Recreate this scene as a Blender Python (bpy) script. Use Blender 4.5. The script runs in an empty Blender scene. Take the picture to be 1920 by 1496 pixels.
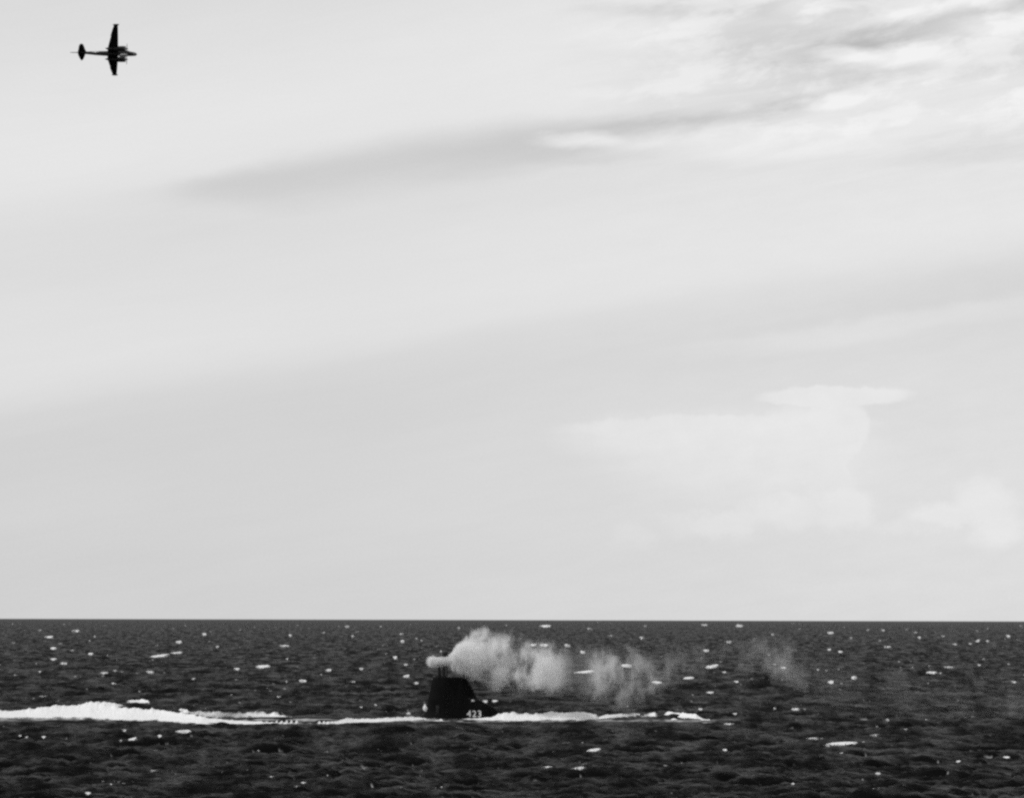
import bpy, bmesh, math, random
import numpy as np
from mathutils import Vector, Matrix

# ------------------------------------------------------------------ camera, sky, sun, exposure
sc = bpy.context.scene
C = sc.collection
FPX = 7042.0                       # focal length in pixels of a 1920 wide frame
CAM_H = 16.0
EYE = 1160.0                       # image row of eye level
cam_d = bpy.data.cameras.new('camera')
cam = bpy.data.objects.new('camera', cam_d)
C.objects.link(cam)
cam_d.sensor_width = 36.0
cam_d.lens = 36.0 * FPX / 1920.0
cam_d.clip_start = 1.0
cam_d.clip_end = 90000.0
PITCH = math.atan((EYE - 748.0) / FPX)
ROLL = math.radians(0.15)
cam.matrix_world = (Matrix.Translation((0, 0, CAM_H)) @ Matrix.Rotation(math.radians(90) + PITCH, 4, 'X')
                    @ Matrix.Rotation(ROLL, 4, 'Z'))
sc.camera = cam

sc.view_settings.view_transform = 'Standard'
sc.view_settings.look = 'None'
sc.view_settings.exposure = 0.0
sc.view_settings.gamma = 1.0
sc.view_settings.use_curve_mapping = False
sc.render.engine = 'CYCLES'
sc.cycles.use_denoising = False
sc.cycles.use_adaptive_sampling = True
sc.cycles.adaptive_threshold = 0.012
sc.cycles.adaptive_min_samples = 10
sc.cycles.filter_width = 2.5
sc.cycles.sample_clamp_indirect = 2.0
sc.cycles.max_bounces = 8
sc.cycles.diffuse_bounces = 1
sc.cycles.glossy_bounces = 1
sc.cycles.volume_bounces = 7
sc.cycles.transparent_max_bounces = 16
sc.cycles.volume_step_rate = 1.0

SUN_EL = math.radians(52)
SUN_AZ = math.radians(-104)        # from the +Y axis, clockwise: the sun stands to the left of the view


# ---- a small expression layer over shader math nodes
class E:
    tree = None

    def __init__(s, sock):
        s.s = sock

    @staticmethod
    def m(op, *a, clamp=False):
        n = E.tree.nodes.new('ShaderNodeMath')
        n.operation = op
        n.use_clamp = clamp
        for i, v in enumerate(a):
            if isinstance(v, E):
                E.tree.links.new(v.s, n.inputs[i])
            else:
                n.inputs[i].default_value = v
        return E(n.outputs[0])

    def __add__(s, o): return E.m('ADD', s, o)
    def __radd__(s, o): return E.m('ADD', o, s)
    def __sub__(s, o): return E.m('SUBTRACT', s, o)
    def __rsub__(s, o): return E.m('SUBTRACT', o, s)
    def __mul__(s, o): return E.m('MULTIPLY', s, o)
    def __rmul__(s, o): return E.m('MULTIPLY', o, s)
    def __truediv__(s, o): return E.m('DIVIDE', s, o)


def e_clamp(a): return E.m('ADD', a, 0.0, clamp=True)
def e_max(a, b): return E.m('MAXIMUM', a, b)
def e_min(a, b): return E.m('MINIMUM', a, b)


def e_step(a, lo, hi):
    n = E.tree.nodes.new('ShaderNodeMapRange')
    n.interpolation_type = 'SMOOTHSTEP'
    for i, v in enumerate((a, lo, hi)):
        if isinstance(v, E):
            E.tree.links.new(v.s, n.inputs[i])
        else:
            n.inputs[i].default_value = v
    n.inputs[3].default_value = 0.0
    n.inputs[4].default_value = 1.0
    return E(n.outputs[0])


def e_curve(a, pts, x0, x1, y0, y1):
    """smooth curve through pts (x, y)"""
    n = E.tree.nodes.new('ShaderNodeFloatCurve')
    t = (a - x0) / (x1 - x0)
    E.tree.links.new(t.s, n.inputs['Value'])
    cu = n.mapping.curves[0]
    pp = [((x - x0) / (x1 - x0), (y - y0) / (y1 - y0)) for x, y in pts]
    cu.points[0].location = pp[0]
    cu.points[1].location = pp[-1]
    for p in pp[1:-1]:
        cu.points.new(*p)
    n.mapping.extend = 'HORIZONTAL'
    n.mapping.update()
    return E(n.outputs[0]) * (y1 - y0) + y0


def e_vec(x, y, z):
    n = E.tree.nodes.new('ShaderNodeCombineXYZ')
    for i, v in enumerate((x, y, z)):
        if isinstance(v, E):
            E.tree.links.new(v.s, n.inputs[i])
        else:
            n.inputs[i].default_value = v
    return n.outputs[0]


def e_noise(vec, scale, detail=3.0, rough=0.5, dist=0.0):
    n = E.tree.nodes.new('ShaderNodeTexNoise')
    E.tree.links.new(vec, n.inputs['Vector'])
    n.inputs['Scale'].default_value = scale
    n.inputs['Detail'].default_value = detail
    n.inputs['Roughness'].default_value = rough
    n.inputs['Distortion'].default_value = dist
    return E(n.outputs[0])


def e_xyz(sock):
    n = E.tree.nodes.new('ShaderNodeSeparateXYZ')
    E.tree.links.new(sock, n.inputs[0])
    return E(n.outputs[0]), E(n.outputs[1]), E(n.outputs[2])


# ---- the sky: a daylight sky seen on black and white film, with thin streaks of cloud
world = bpy.data.worlds.new('World')
sc.world = world
world.use_nodes = True
wt = world.node_tree
wt.nodes.clear()
E.tree = wt
sky = wt.nodes.new('ShaderNodeTexSky')
sky.sky_type = 'NISHITA'
sky.sun_disc = False
sky.sun_elevation = SUN_EL
sky.sun_rotation = SUN_AZ
sky.altitude = 0
sky.air_density = 1.0
sky.dust_density = 1.5
sky.ozone_density = 1.0
bw = wt.nodes.new('ShaderNodeRGBToBW')
wt.links.new(sky.outputs[0], bw.inputs[0])
tc = wt.nodes.new('ShaderNodeTexCoord')
dx, dy, dz = e_xyz(tc.outputs['Generated'])
# directions as angles, counted in 0.142 milliradian steps: U to the right, V downwards from the horizon
U = E.m('ARCTAN2', dx, dy) * FPX + 960.0
V = EYE - E.m('ARCSINE', dz) * FPX
cloud_c = e_vec(U * 0.001, V * 0.001, 0.0)
ws1 = e_noise(e_vec(U * 0.0012, V * 0.004 + U * 0.0006, 0.0), 1.0, 4.0, 0.55)
ws2 = e_noise(e_vec(U * 0.003, V * 0.012 + U * 0.002, 4.0), 1.0, 4.0, 0.6)
wf = e_noise(e_vec(U * 0.012, V * 0.03 + U * 0.004, 9.0), 1.0, 4.0, 0.6)
wc = e_noise(e_vec(U * 0.022, V * 0.024, 2.0), 1.0, 5.0, 0.65)
wc2 = e_noise(e_vec(U * 0.016, V * 0.018, 21.0), 1.0, 4.0, 0.6)
fib = e_noise(e_vec(U * 0.0035, V * 0.035 + U * 0.006, 14.0), 1.0, 6.0, 0.62, 0.6)
brk = e_noise(e_vec(U * 0.0065, V * 0.016 + U * 0.0025, 40.0), 1.0, 6.0, 0.6, 0.3)
mott = e_noise(e_vec(U * 0.20, V * 0.24, 30.0), 1.0, 2.0, 0.7)
W = V + (U - 960.0) * 0.16
Wd = W + (ws1 - 0.5) * 60.0 + (ws2 - 0.5) * 26.0 + (wf - 0.5) * 10.0
cover = e_curve(Wd, [(-400, .60), (-100, .66), (40, .72), (170, .76), (330, .64), (470, .68), (560, .69), (655, .55), (710, .53),
                     (800, .56), (940, .58), (1060, .60), (1180, .61), (1300, .61)], -400, 1300, 0, 1)
# right hand side is the lighter one
cover = cover + e_step(U, 300.0, 2000.0) * 0.08 + 0.065
# the long grey gap that climbs to the right
gapc = e_curve(U, [(-200, 255), (370, 262), (600, 262), (900, 264), (1100, 270), (1250, 276), (1450, 282), (1650, 262), (1950, 236), (2400, 230)], -200, 2400, 150, 350)
gapw = e_curve(U, [(-200, 20), (300, 20), (420, 26), (600, 44), (900, 44), (1050, 30), (1250, 17), (1450, 15), (1700, 16), (2000, 26), (2400, 30)], -200, 2400, 5, 60)
gd = (W + (ws2 - 0.5) * 40.0 + (wf - 0.5) * 16.0 - gapc) / gapw
gap = e_step(gd, -1.5, 0.1) * (1.0 - e_step(gd, -0.2, 2.2))
gaps = e_curve(U, [(-200, .02), (250, .02), (420, .20), (700, .20), (1000, .26), (1300, .27), (1550, .22), (1720, .06), (2000, .04), (2400, .2)], -200, 2400, 0, 1)
cover = cover - gap * gaps


def ell(cx, cy, rx, ry, tilt, soft, warp=1.0, n1=None, n2=None, up=0.0):
    n1 = n1 or ws2
    n2 = n2 or wf
    a = U - cx
    b = V - cy + a * tilt
    q1 = (a + (n2 - 0.5) * (60.0 * warp)) * (1.0 / rx)
    q2 = (b + (n1 - 0.5) * (36.0 * warp) + (n2 - 0.5) * (14.0 * warp)) * (1.0 / ry)
    r = E.m('SQRT', q1 * q1 + q2 * q2)
    return 1.0 - e_step(r, 1.0 - soft, 1.0 + soft)


cover = cover + (ws1 - 0.5) * 0.10 + (wf - 0.5) * 0.08 * e_step(U, 500.0, 1700.0) + (mott - 0.5) * 0.08 + (fib - 0.5) * (0.05 + 0.20 * e_step(U, 900.0, 1500.0) * (1.0 - e_step(V, 250.0, 420.0)))
clear = E(bw.outputs[0]) * 0.74
CLOUD = 8.9


def sky_shader(cov):
    cov = e_clamp(cov)
    lum = clear + (CLOUD - clear) * cov
    cc = wt.nodes.new('ShaderNodeCombineColor')
    for i in range(3):
        wt.links.new(lum.s, cc.inputs[i])
    b_ = wt.nodes.new('ShaderNodeBackground')
    wt.links.new(cc.outputs[0], b_.inputs['Color'])
    b_.inputs['Strength'].default_value = 0.1
    return b_.outputs[0]


# darker openings and whiter shreds among the streaks
upper = cover + (e_step(brk, 0.44, 0.60) - 0.55) * 0.15 * e_step(U, 950.0, 1400.0) * (1.0 - e_step(V, 170.0, 340.0))
for cx, cy, rx, ry, t, amt in ((1500, 78, 230, 42, .05, -.30), (1740, 58, 260, 26, .22, -.36), (1280, 22, 170, 14, .02, -.20),
                               (1590, 12, 160, 16, .10, -.22), (1530, 130, 130, 34, .12, -.22), (1120, 292, 120, 16, .05, -.16),
                               (1880, 290, 200, 16, .10, -.14), (1850, 140, 120, 14, .05, -.14), (1870, 545, 260, 40, .12, -.05),
                               (1930, 12, 60, 20, .2, -.2)):
    upper = upper + ell(cx, cy, rx, ry, t, 0.6, 1.3) * (amt * 0.62)
for cx, cy, rx, ry, t, amt in ((1240, 75, 130, 26, .0, .10), (1430, 268, 240, 36, .03, .16), (1085, 264, 70, 13, .0, .34),
                               (1760, 200, 260, 48, .08, .18), (1580, 110, 60, 12, .0, .34), (1700, 112, 90, 18, .08, .26),
                               (1520, 20, 60, 11, .1, .22), (1560, 195, 50, 14, .05, .26), (1880, 50, 90, 16, .1, .20),
                               (1750, 25, 200, 14, .2, .2), (1680, 612, 330, 20, .14, .09)):
    upper = upper + ell(cx, cy, rx, ry, t, 0.6, 1.3) * (amt * 0.8)
# the distant thunder head with its anvil, and the heaps at its foot
av = ell(1563, 744, 142, 19, .02, .16, .7, wc, wc2)
for args in ((1340, 800, 280, 24, .02, .22, .8), (1230, 822, 150, 40, .0, .6, .9), (1510, 812, 100, 52, .0, .25, .8), (1565, 806, 66, 60, .0, .14, .8),
             (1400, 860, 230, 80, .0, .5, 1.), (1550, 880, 54, 95, .0, .25, 1.), (1575, 950, 62, 42, .0, .3, 1.4), (1460, 950, 80, 32, .0, .35, 1.6), (1360, 975, 80, 24, .0, .4, 1.6)):
    av = e_max(av, ell(*args, wc, wc2))
fade = 1.0 - e_step(V, 780.0, 1020.0) * 0.75
lower = cover + av * fade * (0.07 + 0.12 * wc2)
cu = ell(1840, 945, 60, 42, .0, .45, 1.4, wc, wc2)
for args in ((1870, 990, 50, 30, .0, .6, 1.4), (1770, 965, 70, 18, .0, .6, 1.3), (1580, 955, 60, 40, .0, .35, 1.6), (1470, 965, 80, 30, .0, .4, 1.8), (1340, 985, 90, 24, .0, .5, 1.8), (1700, 985, 70, 18, .0, .6, 1.6), (1190, 1000, 36, 22, .0, .7, 1.4)):
    cu = e_max(cu, ell(*args, wc, wc2) * (1.0 if args[0] > 1700 else 0.42))
lower = lower + cu * 0.10
# each group of clouds is only worked out where it stands (the rest of the sky is the same without it)
front = E.m('GREATER_THAN', U, 780.0) * E.m('LESS_THAN', U, 2600.0)
in_up = front * E.m('LESS_THAN', V, 690.0) * E.m('GREATER_THAN', V, -200.0)
in_lo = front * E.m('GREATER_THAN', V, 690.0)
mx1 = wt.nodes.new('ShaderNodeMixShader')
wt.links.new(in_up.s, mx1.inputs[0])
wt.links.new(sky_shader(cover), mx1.inputs[1])
wt.links.new(sky_shader(upper), mx1.inputs[2])
mx2 = wt.nodes.new('ShaderNodeMixShader')
wt.links.new(in_lo.s, mx2.inputs[0])
wt.links.new(mx1.outputs[0], mx2.inputs[1])
wt.links.new(sky_shader(lower), mx2.inputs[2])
wo = wt.nodes.new('ShaderNodeOutputWorld')
wt.links.new(mx2.outputs[0], wo.inputs['Surface'])

sun_d = bpy.data.lights.new('sun', 'SUN')
sun_d.energy = 3.2
sun_d.angle = math.radians(0.53)
sun_d.color = (1.0, 1.0, 1.0)      # black and white film: no tint
sun = bpy.data.objects.new('sun', sun_d)
C.objects.link(sun)
sdir = Vector((math.sin(SUN_AZ) * math.cos(SUN_EL), math.cos(SUN_AZ) * math.cos(SUN_EL), math.sin(SUN_EL)))
sun.rotation_euler = sdir.to_track_quat('Z', 'Y').to_euler()
sun.location = sdir * 300


# ------------------------------------------------------------------ helpers
def at(px, py, Y):
    """the point at depth Y that stands at pixel (px, py) of the 1920 wide photograph"""
    v = Vector((px - 960.0, -(py - 748.0), -FPX))
    d = cam.matrix_world.to_3x3() @ v
    return Vector((0, 0, CAM_H)) + d * (Y / d.y)


def to_px(X, Y, Z):
    R = np.array(cam.matrix_world.to_3x3())
    P = np.stack([X, Y, Z - CAM_H], -1) @ R
    return 960.0 + FPX * P[..., 0] / -P[..., 2], 748.0 - FPX * P[..., 1] / -P[..., 2]


def tag(o, label=None, cat=None, kind=None, group=None):
    if label: o['label'] = label
    if cat: o['category'] = cat
    if kind: o['kind'] = kind
    if group: o['group'] = group
    return o


def obj(name, bm, m, parent=None, smooth=True):
    me = bpy.data.meshes.new(name)
    bmesh.ops.recalc_face_normals(bm, faces=bm.faces)
    bm.to_mesh(me)
    bm.free()
    if smooth:
        me.polygons.foreach_set('use_smooth', [True] * len(me.polygons))
        me.set_sharp_from_angle(angle=math.radians(38))
    o = bpy.data.objects.new(name, me)
    C.objects.link(o)
    me.materials.append(m)
    if parent: o.parent = parent
    return o


def empty(name, loc):
    o = bpy.data.objects.new(name, None)
    C.objects.link(o)
    o.location = loc
    return o


def mat_new(name):
    m = bpy.data.materials.new(name)
    m.use_nodes = True
    m.node_tree.nodes.clear()
    E.tree = m.node_tree
    out = m.node_tree.nodes.new('ShaderNodeOutputMaterial')
    return m, m.node_tree, out


def paint(name, lo, hi, rough=0.55, scale=1.2, spec=0.3, streak=1.0):
    """worn paint: two greys mixed by grain that runs a little downwards"""
    m, t, out = mat_new(name)
    p = t.nodes.new('ShaderNodeBsdfPrincipled')
    t.links.new(p.outputs[0], out.inputs[0])
    tcn = t.nodes.new('ShaderNodeTexCoord')
    x, y, z = e_xyz(tcn.outputs['Object'])
    n = e_noise(e_vec(x, y, z * (1.0 / streak)), scale, 5.0, 0.6)
    g = lo + e_step(n, 0.35, 0.7) * (hi - lo)
    c = t.nodes.new('ShaderNodeCombineColor')
    for i in range(3):
        t.links.new(g.s, c.inputs[i])
    t.links.new(c.outputs[0], p.inputs['Base Color'])
    r = rough + (n - 0.5) * 0.3
    t.links.new(r.s, p.inputs['Roughness'])
    p.inputs['Specular IOR Level'].default_value = spec
    b = t.nodes.new('ShaderNodeBump')
    b.inputs['Strength'].default_value = 0.25
    b.inputs['Distance'].default_value = 0.02
    t.links.new(n.s, b.inputs['Height'])
    t.links.new(b.outputs[0], p.inputs['Normal'])
    return m


def loft(bm, rings, cap=True):
    """rings: lists of points of equal length, closed round"""
    vs = [[bm.verts.new(p) for p in r] for r in rings]
    n = len(vs[0])
    for a, b in zip(vs, vs[1:]):
        for i in range(n):
            bm.faces.new((a[i], a[(i + 1) % n], b[(i + 1) % n], b[i]))
    if cap:
        bm.faces.new(vs[0])
        bm.faces.new(vs[-1])


def tube(bm, pts, rad, n=10):
    pts = [Vector(p) for p in pts]
    rads = rad if isinstance(rad, (list, tuple)) else [rad] * len(pts)
    rings = []
    for i, p in enumerate(pts):
        d = (pts[min(i + 1, len(pts) - 1)] - pts[max(i - 1, 0)]).normalized()
        a = Vector((0, 0, 1)) if abs(d.z) < 0.9 else Vector((0, 1, 0))
        u = d.cross(a).normalized()
        v = d.cross(u)
        rings.append([p + (u * math.cos(k * 2 * math.pi / n) + v * math.sin(k * 2 * math.pi / n)) * rads[i] for k in range(n)])
    loft(bm, rings)


def box(bm, lo, hi, bev=0.0):
    g = bmesh.ops.create_cube(bm, size=1.0)
    for v in g['verts']:
        v.co = Vector([lo[i] + (v.co[i] + 0.5) * (hi[i] - lo[i]) for i in range(3)])
    if bev:
        es = list({e for v in g['verts'] for e in v.link_edges})
        bmesh.ops.bevel(bm, geom=es, offset=bev, segments=2, affect='EDGES', profile=0.5)


def vnoise(x, seed=0, scale=1.0):
    """smooth value noise on a line, for arrays"""
    r = np.random.RandomState(seed).rand(4096)
    t = np.asarray(x) / scale + 1000.0
    i = np.floor(t).astype(int)
    f = t - i
    f = f * f * (3 - 2 * f)
    return r[i % 4096] * (1 - f) + r[(i + 1) % 4096] * f


def vnoise2(x, y, seed=0, scale=1.0):
    r = np.random.RandomState(seed).rand(256, 256)
    tx = np.asarray(x) / scale + 500.0
    ty = np.asarray(y) / scale + 500.0
    ix = np.floor(tx).astype(int); iy = np.floor(ty).astype(int)
    fx = tx - ix; fy = ty - iy
    fx = fx * fx * (3 - 2 * fx); fy = fy * fy * (3 - 2 * fy)
    g = lambda a, b: r[a % 256, b % 256]
    return (g(ix, iy) * (1 - fx) + g(ix + 1, iy) * fx) * (1 - fy) + (g(ix, iy + 1) * (1 - fx) + g(ix + 1, iy + 1) * fx) * fy


def grid_mesh(name, X, Y, Z, m, attrs=None, keep=None):
    """a sheet from 2-D arrays of coordinates"""
    nr, nc = X.shape
    me = bpy.data.meshes.new(name)
    co = np.stack([X, Y, Z], -1).reshape(-1, 3).astype(np.float32)
    idx = np.arange(nr * nc).reshape(nr, nc)
    q = np.stack([idx[:-1, :-1], idx[:-1, 1:], idx[1:, 1:], idx[1:, :-1]], -1).reshape(-1, 4)
    if keep is not None:
        q = q[keep.reshape(-1)]
    return quads_mesh(name, co, q, m, attrs)


def quads_mesh(name, co, q, m, attrs=None):
    me = bpy.data.meshes.new(name)
    me.vertices.add(len(co))
    me.vertices.foreach_set('co', co.astype(np.float32).reshape(-1))
    me.loops.add(len(q) * 4)
    me.loops.foreach_set('vertex_index', q.astype(np.int32).reshape(-1))
    me.polygons.add(len(q))
    me.polygons.foreach_set('loop_start', np.arange(0, len(q) * 4, 4, dtype=np.int32))
    me.polygons.foreach_set('use_smooth', np.ones(len(q), dtype=bool))
    me.update(calc_edges=True)
    for k, v in (attrs or {}).items():
        a = me.attributes.new(k, 'FLOAT', 'POINT')
        a.data.foreach_set('value', v.astype(np.float32).reshape(-1))
    o = bpy.data.objects.new(name, me)
    C.objects.link(o)
    me.materials.append(m)
    return o


# ------------------------------------------------------------------ materials
SEA_GLOSS = 0.20


def make_sea_material():
    m, t, out = mat_new('sea_water')
    tcn = t.nodes.new('ShaderNodeTexCoord')
    x, y, z = e_xyz(tcn.outputs['Object'])
    n1 = e_noise(e_vec(x * 0.4, y * 1.0, z), 0.6, 5.0, 0.65)
    n2 = e_noise(e_vec(x, y * 0.5, z), 0.07, 3.0, 0.55)
    n3 = e_noise(e_vec(x, y, z), 2.4, 3.0, 0.6)
    np2 = e_noise(e_vec(x * 0.16, y * 0.028, z * 0.1), 1.0, 6.0, 0.68)   # ruffled and slick water
    b = t.nodes.new('ShaderNodeBump')
    b.inputs['Strength'].default_value = 1.0
    b.inputs['Distance'].default_value = 0.30
    h = n1 + n3 * 0.22
    t.links.new(h.s, b.inputs['Height'])
    # deep water: almost no light comes back up, and the film takes little of the blue that its surface mirrors
    wd_ = t.nodes.new('ShaderNodeBsdfDiffuse')
    wd_.inputs['Color'].default_value = (0.0035, 0.0035, 0.0035, 1)
    t.links.new(b.outputs[0], wd_.inputs['Normal'])
    wg = t.nodes.new('ShaderNodeBsdfGlossy')
    wg.inputs['Color'].default_value = (SEA_GLOSS, SEA_GLOSS, SEA_GLOSS, 1)
    rr = 0.20 + n2 * 0.15
    t.links.new(rr.s, wg.inputs['Roughness'])
    t.links.new(b.outputs[0], wg.inputs['Normal'])
    lw = t.nodes.new('ShaderNodeLayerWeight')
    lw.inputs['Blend'].default_value = 0.5
    t.links.new(b.outputs[0], lw.inputs['Normal'])
    fr = E.m('POWER', E(lw.outputs['Facing']), 4.0 + 8.0 * n2) * (0.15 + 1.75 * e_step(np2, 0.38, 0.74))
    w = t.nodes.new('ShaderNodeMixShader')
    t.links.new(fr.s, w.inputs[0])
    t.links.new(wd_.outputs[0], w.inputs[1])
    t.links.new(wg.outputs[0], w.inputs[2])
    f = t.nodes.new('ShaderNodeBsdfDiffuse')
    f.inputs['Color'].default_value = (0.72, 0.72, 0.72, 1)
    t.links.new(b.outputs[0], f.inputs['Normal'])
    at_ = t.nodes.new('ShaderNodeAttribute')
    at_.attribute_name = 'foam'
    fo = E(at_.outputs['Fac'])
    fine = e_noise(e_vec(x, y * 0.3, z), 0.7, 4.0, 0.65)
    k = e_step(fo + (fine - 0.5) * 0.9, 0.30, 1.0) * 0.34
    mix = t.nodes.new('ShaderNodeMixShader')
    t.links.new(k.s, mix.inputs[0])
    t.links.new(w.outputs[0], mix.inputs[1])
    t.links.new(f.outputs[0], mix.inputs[2])
    t.links.new(mix.outputs[0], out.inputs[0])
    return m


def make_foam_material(name, scale=2.2, col=0.86):
    """white broken water: attribute 'foam' tells how thick it lies"""
    m, t, out = mat_new(name)
    tcn = t.nodes.new('ShaderNodeTexCoord')
    x, y, z = e_xyz(tcn.outputs['Object'])
    n = e_noise(e_vec(x, y * 0.5, z), scale, 5.0, 0.65)
    nb = e_noise(e_vec(x, y, z), scale * 2.5, 4.0, 0.6)
    at_ = t.nodes.new('ShaderNodeAttribute')
    at_.attribute_name = 'foam'
    fo = E(at_.outputs['Fac'])
    a = e_step(fo + (n - 0.5) * 0.7, 0.22, 0.85)
    b = t.nodes.new('ShaderNodeBump')
    b.inputs['Strength'].default_value = 0.7
    b.inputs['Distance'].default_value = 0.25
    t.links.new(nb.s, b.inputs['Height'])
    d = t.nodes.new('ShaderNodeBsdfDiffuse')
    d.inputs['Color'].default_value = (col, col, col, 1)
    t.links.new(b.outputs[0], d.inputs['Normal'])
    tl = t.nodes.new('ShaderNodeBsdfTranslucent')
    tl.inputs['Color'].default_value = (col, col, col, 1)
    mx = t.nodes.new('ShaderNodeMixShader')
    mx.inputs[0].default_value = 0.35
    t.links.new(d.outputs[0], mx.inputs[1])
    t.links.new(tl.outputs[0], mx.inputs[2])
    tr = t.nodes.new('ShaderNodeBsdfTransparent')
    mix = t.nodes.new('ShaderNodeMixShader')
    t.links.new(a.s, mix.inputs[0])
    t.links.new(tr.outputs[0], mix.inputs[1])
    t.links.new(mx.outputs[0], mix.inputs[2])
    t.links.new(mix.outputs[0], out.inputs[0])
    return m


M_SEA = make_sea_material()
M_FOAM = make_foam_material('white_water_foam')
M_HULL = paint('black_hull_paint', 0.0025, 0.005, 0.7, 0.9, 0.05, 3.0)
M_DECK = paint('dark_deck_paint', 0.010, 0.020, 0.7, 2.5, 0.15)
M_MAST = paint('dark_mast_metal', 0.008, 0.018, 0.5, 3.0, 0.3, 4.0)
M_WHITE = paint('white_number_paint', 0.42, 0.68, 0.6, 4.0, 0.2, 3.0)
M_PALE = paint('pale_grey_paint', 0.35, 0.5, 0.5, 4.0, 0.3)
M_GLASS = paint('dark_window_glass', 0.02, 0.03, 0.08, 2.0, 0.5)
M_BLUE = paint('dark_aircraft_paint', 0.010, 0.018, 0.5, 0.8, 0.2)
M_COWL = paint('worn_engine_cowl_metal', 0.05, 0.16, 0.45, 1.5, 0.4)

# ------------------------------------------------------------------ the sea
SUB_Y = 600.0
SUB_X = at(840, 1348, SUB_Y).x


def ocean_tile(L, N, wind, wdir, seed, hs, cut, power=3.4):
    rs = np.random.RandomState(seed)
    k1 = 2 * np.pi * np.fft.fftfreq(N, L / N)
    kx, ky = np.meshgrid(k1, k1, indexing='ij')
    k = np.hypot(kx, ky); k[0, 0] = 1.0
    Lw = wind * wind / 9.81
    c = (kx * math.cos(wdir) + ky * math.sin(wdir)) / k
    P = np.exp(-1.0 / (k * Lw) ** 2) / k ** power * (0.05 + 0.95 * c ** 6) * np.where(c < 0, 0.2, 1.0) * np.exp(-(k * cut) ** 2)
    P[0, 0] = 0
    F = np.fft.fft2(np.real(np.fft.ifft2(np.sqrt(P) * (rs.randn(N, N) + 1j * rs.randn(N, N)))))
    h = np.real(np.fft.ifft2(F))
    s = hs / 4.0 / h.std()
    F *= s
    h *= s
    ax = -1j * kx / k * F
    ay = -1j * ky / k * F
    Dx = np.real(np.fft.ifft2(ax)); Dy = np.real(np.fft.ifft2(ay))
    lam = 1.15
    jxx = np.real(np.fft.ifft2(1j * kx * ax)); jyy = np.real(np.fft.ifft2(1j * ky * ay)); jxy = np.real(np.fft.ifft2(1j * ky * ax))
    J = (1 + lam * jxx) * (1 + lam * jyy) - lam * lam * jxy ** 2
    return dict(L=L, N=N, h=h, dx=lam * Dx, dy=lam * Dy, J=J)


def sample(T, key, x, y, rot):
    c, s = math.cos(rot), math.sin(rot)
    u = (x * c + y * s) / T['L'] * T['N']
    v = (-x * s + y * c) / T['L'] * T['N']
    i = np.floor(u).astype(int); j = np.floor(v).astype(int)
    f = (u - i).astype(np.float32); g = (v - j).astype(np.float32)
    N = T['N']
    i0 = i % N; j0 = j % N; i1 = (i + 1) % N; j1 = (j + 1) % N
    out = []
    for kk in key:
        A = T[kk]
        out.append((A[i0, j0] * (1 - f) + A[i1, j0] * f) * (1 - g) + (A[i0, j1] * (1 - f) + A[i1, j1] * f) * g)
    return out


WDIR = math.radians(-76)            # waves run to the right and towards the camera
TA = ocean_tile(317.0, 1024, 7.2, WDIR, 5, 1.10, 0.16, 3.3)
TB = ocean_tile(211.0, 1024, 3.6, WDIR - 0.65 + 0.35, 11, 0.80, 0.10, 3.0)

az_d = np.arange(-0.176, 0.1761, 0.00045)
az_c = np.linspace(0.176, 2 * np.pi - 0.176, 42)[1:-1]
az = np.concatenate([az_d, az_c, [2 * np.pi - 0.176]])
ND = len(az_d)
rr = [1.0, 8, 25, 60, 110, 160, 200, 225, 245]
r = 250.0
while r < 52000:
    rr.append(r)
    r += 0.5 * (r / 250.0) ** 1.25
rr.append(52000.0)
rr = np.array(rr)
RR, AZ = np.meshgrid(rr, az, indexing='ij')
X0 = RR * np.sin(AZ)
Y0 = RR * np.cos(AZ)
ha, dxa, dya, ja = sample(TA, ('h', 'dx', 'dy', 'J'), X0, Y0, 0.0)
RB = 0.65
hb, dxb, dyb, jb = sample(TB, ('h', 'dx', 'dy', 'J'), X0, Y0, RB)
c_, s_ = math.cos(RB), math.sin(RB)
dxb, dyb = dxb * c_ - dyb * s_, dxb * s_ + dyb * c_
# patches where the wind presses harder
gust = 0.75 + 0.5 * vnoise2(X0, Y0 * 0.6, 3, 70.0)
amp = np.ones_like(RR)
# the hull lies in the water and smooths what runs up to it
hx = np.clip(np.abs(X0 - (SUB_X - 20.0)) - 60.0, 0, None)
hy = np.where(Y0 < SUB_Y, np.clip(SUB_Y - 5 - Y0, 0, None) / 5.0, np.clip(Y0 - SUB_Y - 5, 0, None))
dist = np.hypot(hx, hy)
calm = np.clip(dist / 14.0, 0.0, 1.0)
calm = 0.22 + 0.78 * calm * calm * (3 - 2 * calm)
amp *= calm
HZ = (ha + hb * gust) * amp
X1 = X0 + (dxa + dxb) * amp
Y1 = Y0 + (dya + dyb) * amp
foam = np.clip((0.54 - (ja + jb - 1.0)) * 1.3, 0, 1) * calm  # crest foam, spread wide so its grey also paints highlights on the crests
# churned water beside the hull and in the wake
hf = np.clip(SUB_Y - 3 - Y0, 0, None)
churn = np.exp(-(hf / 16.0) ** 2) * (Y0 < SUB_Y + 3) * np.clip(1 - hx / 8.0, 0, 1) * (0.2 + 1.1 * vnoise2(X0, Y0 * 0.35, 8, 3.0) * vnoise2(X0, Y0 * 0.4, 9, 1.0))
foam = np.clip(foam + 1.3 * churn, 0, 1)
far = np.clip((RR - 900.0) / 4000.0, 0, 1)
foam = foam * (1 - 0.4 * far)
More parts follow.
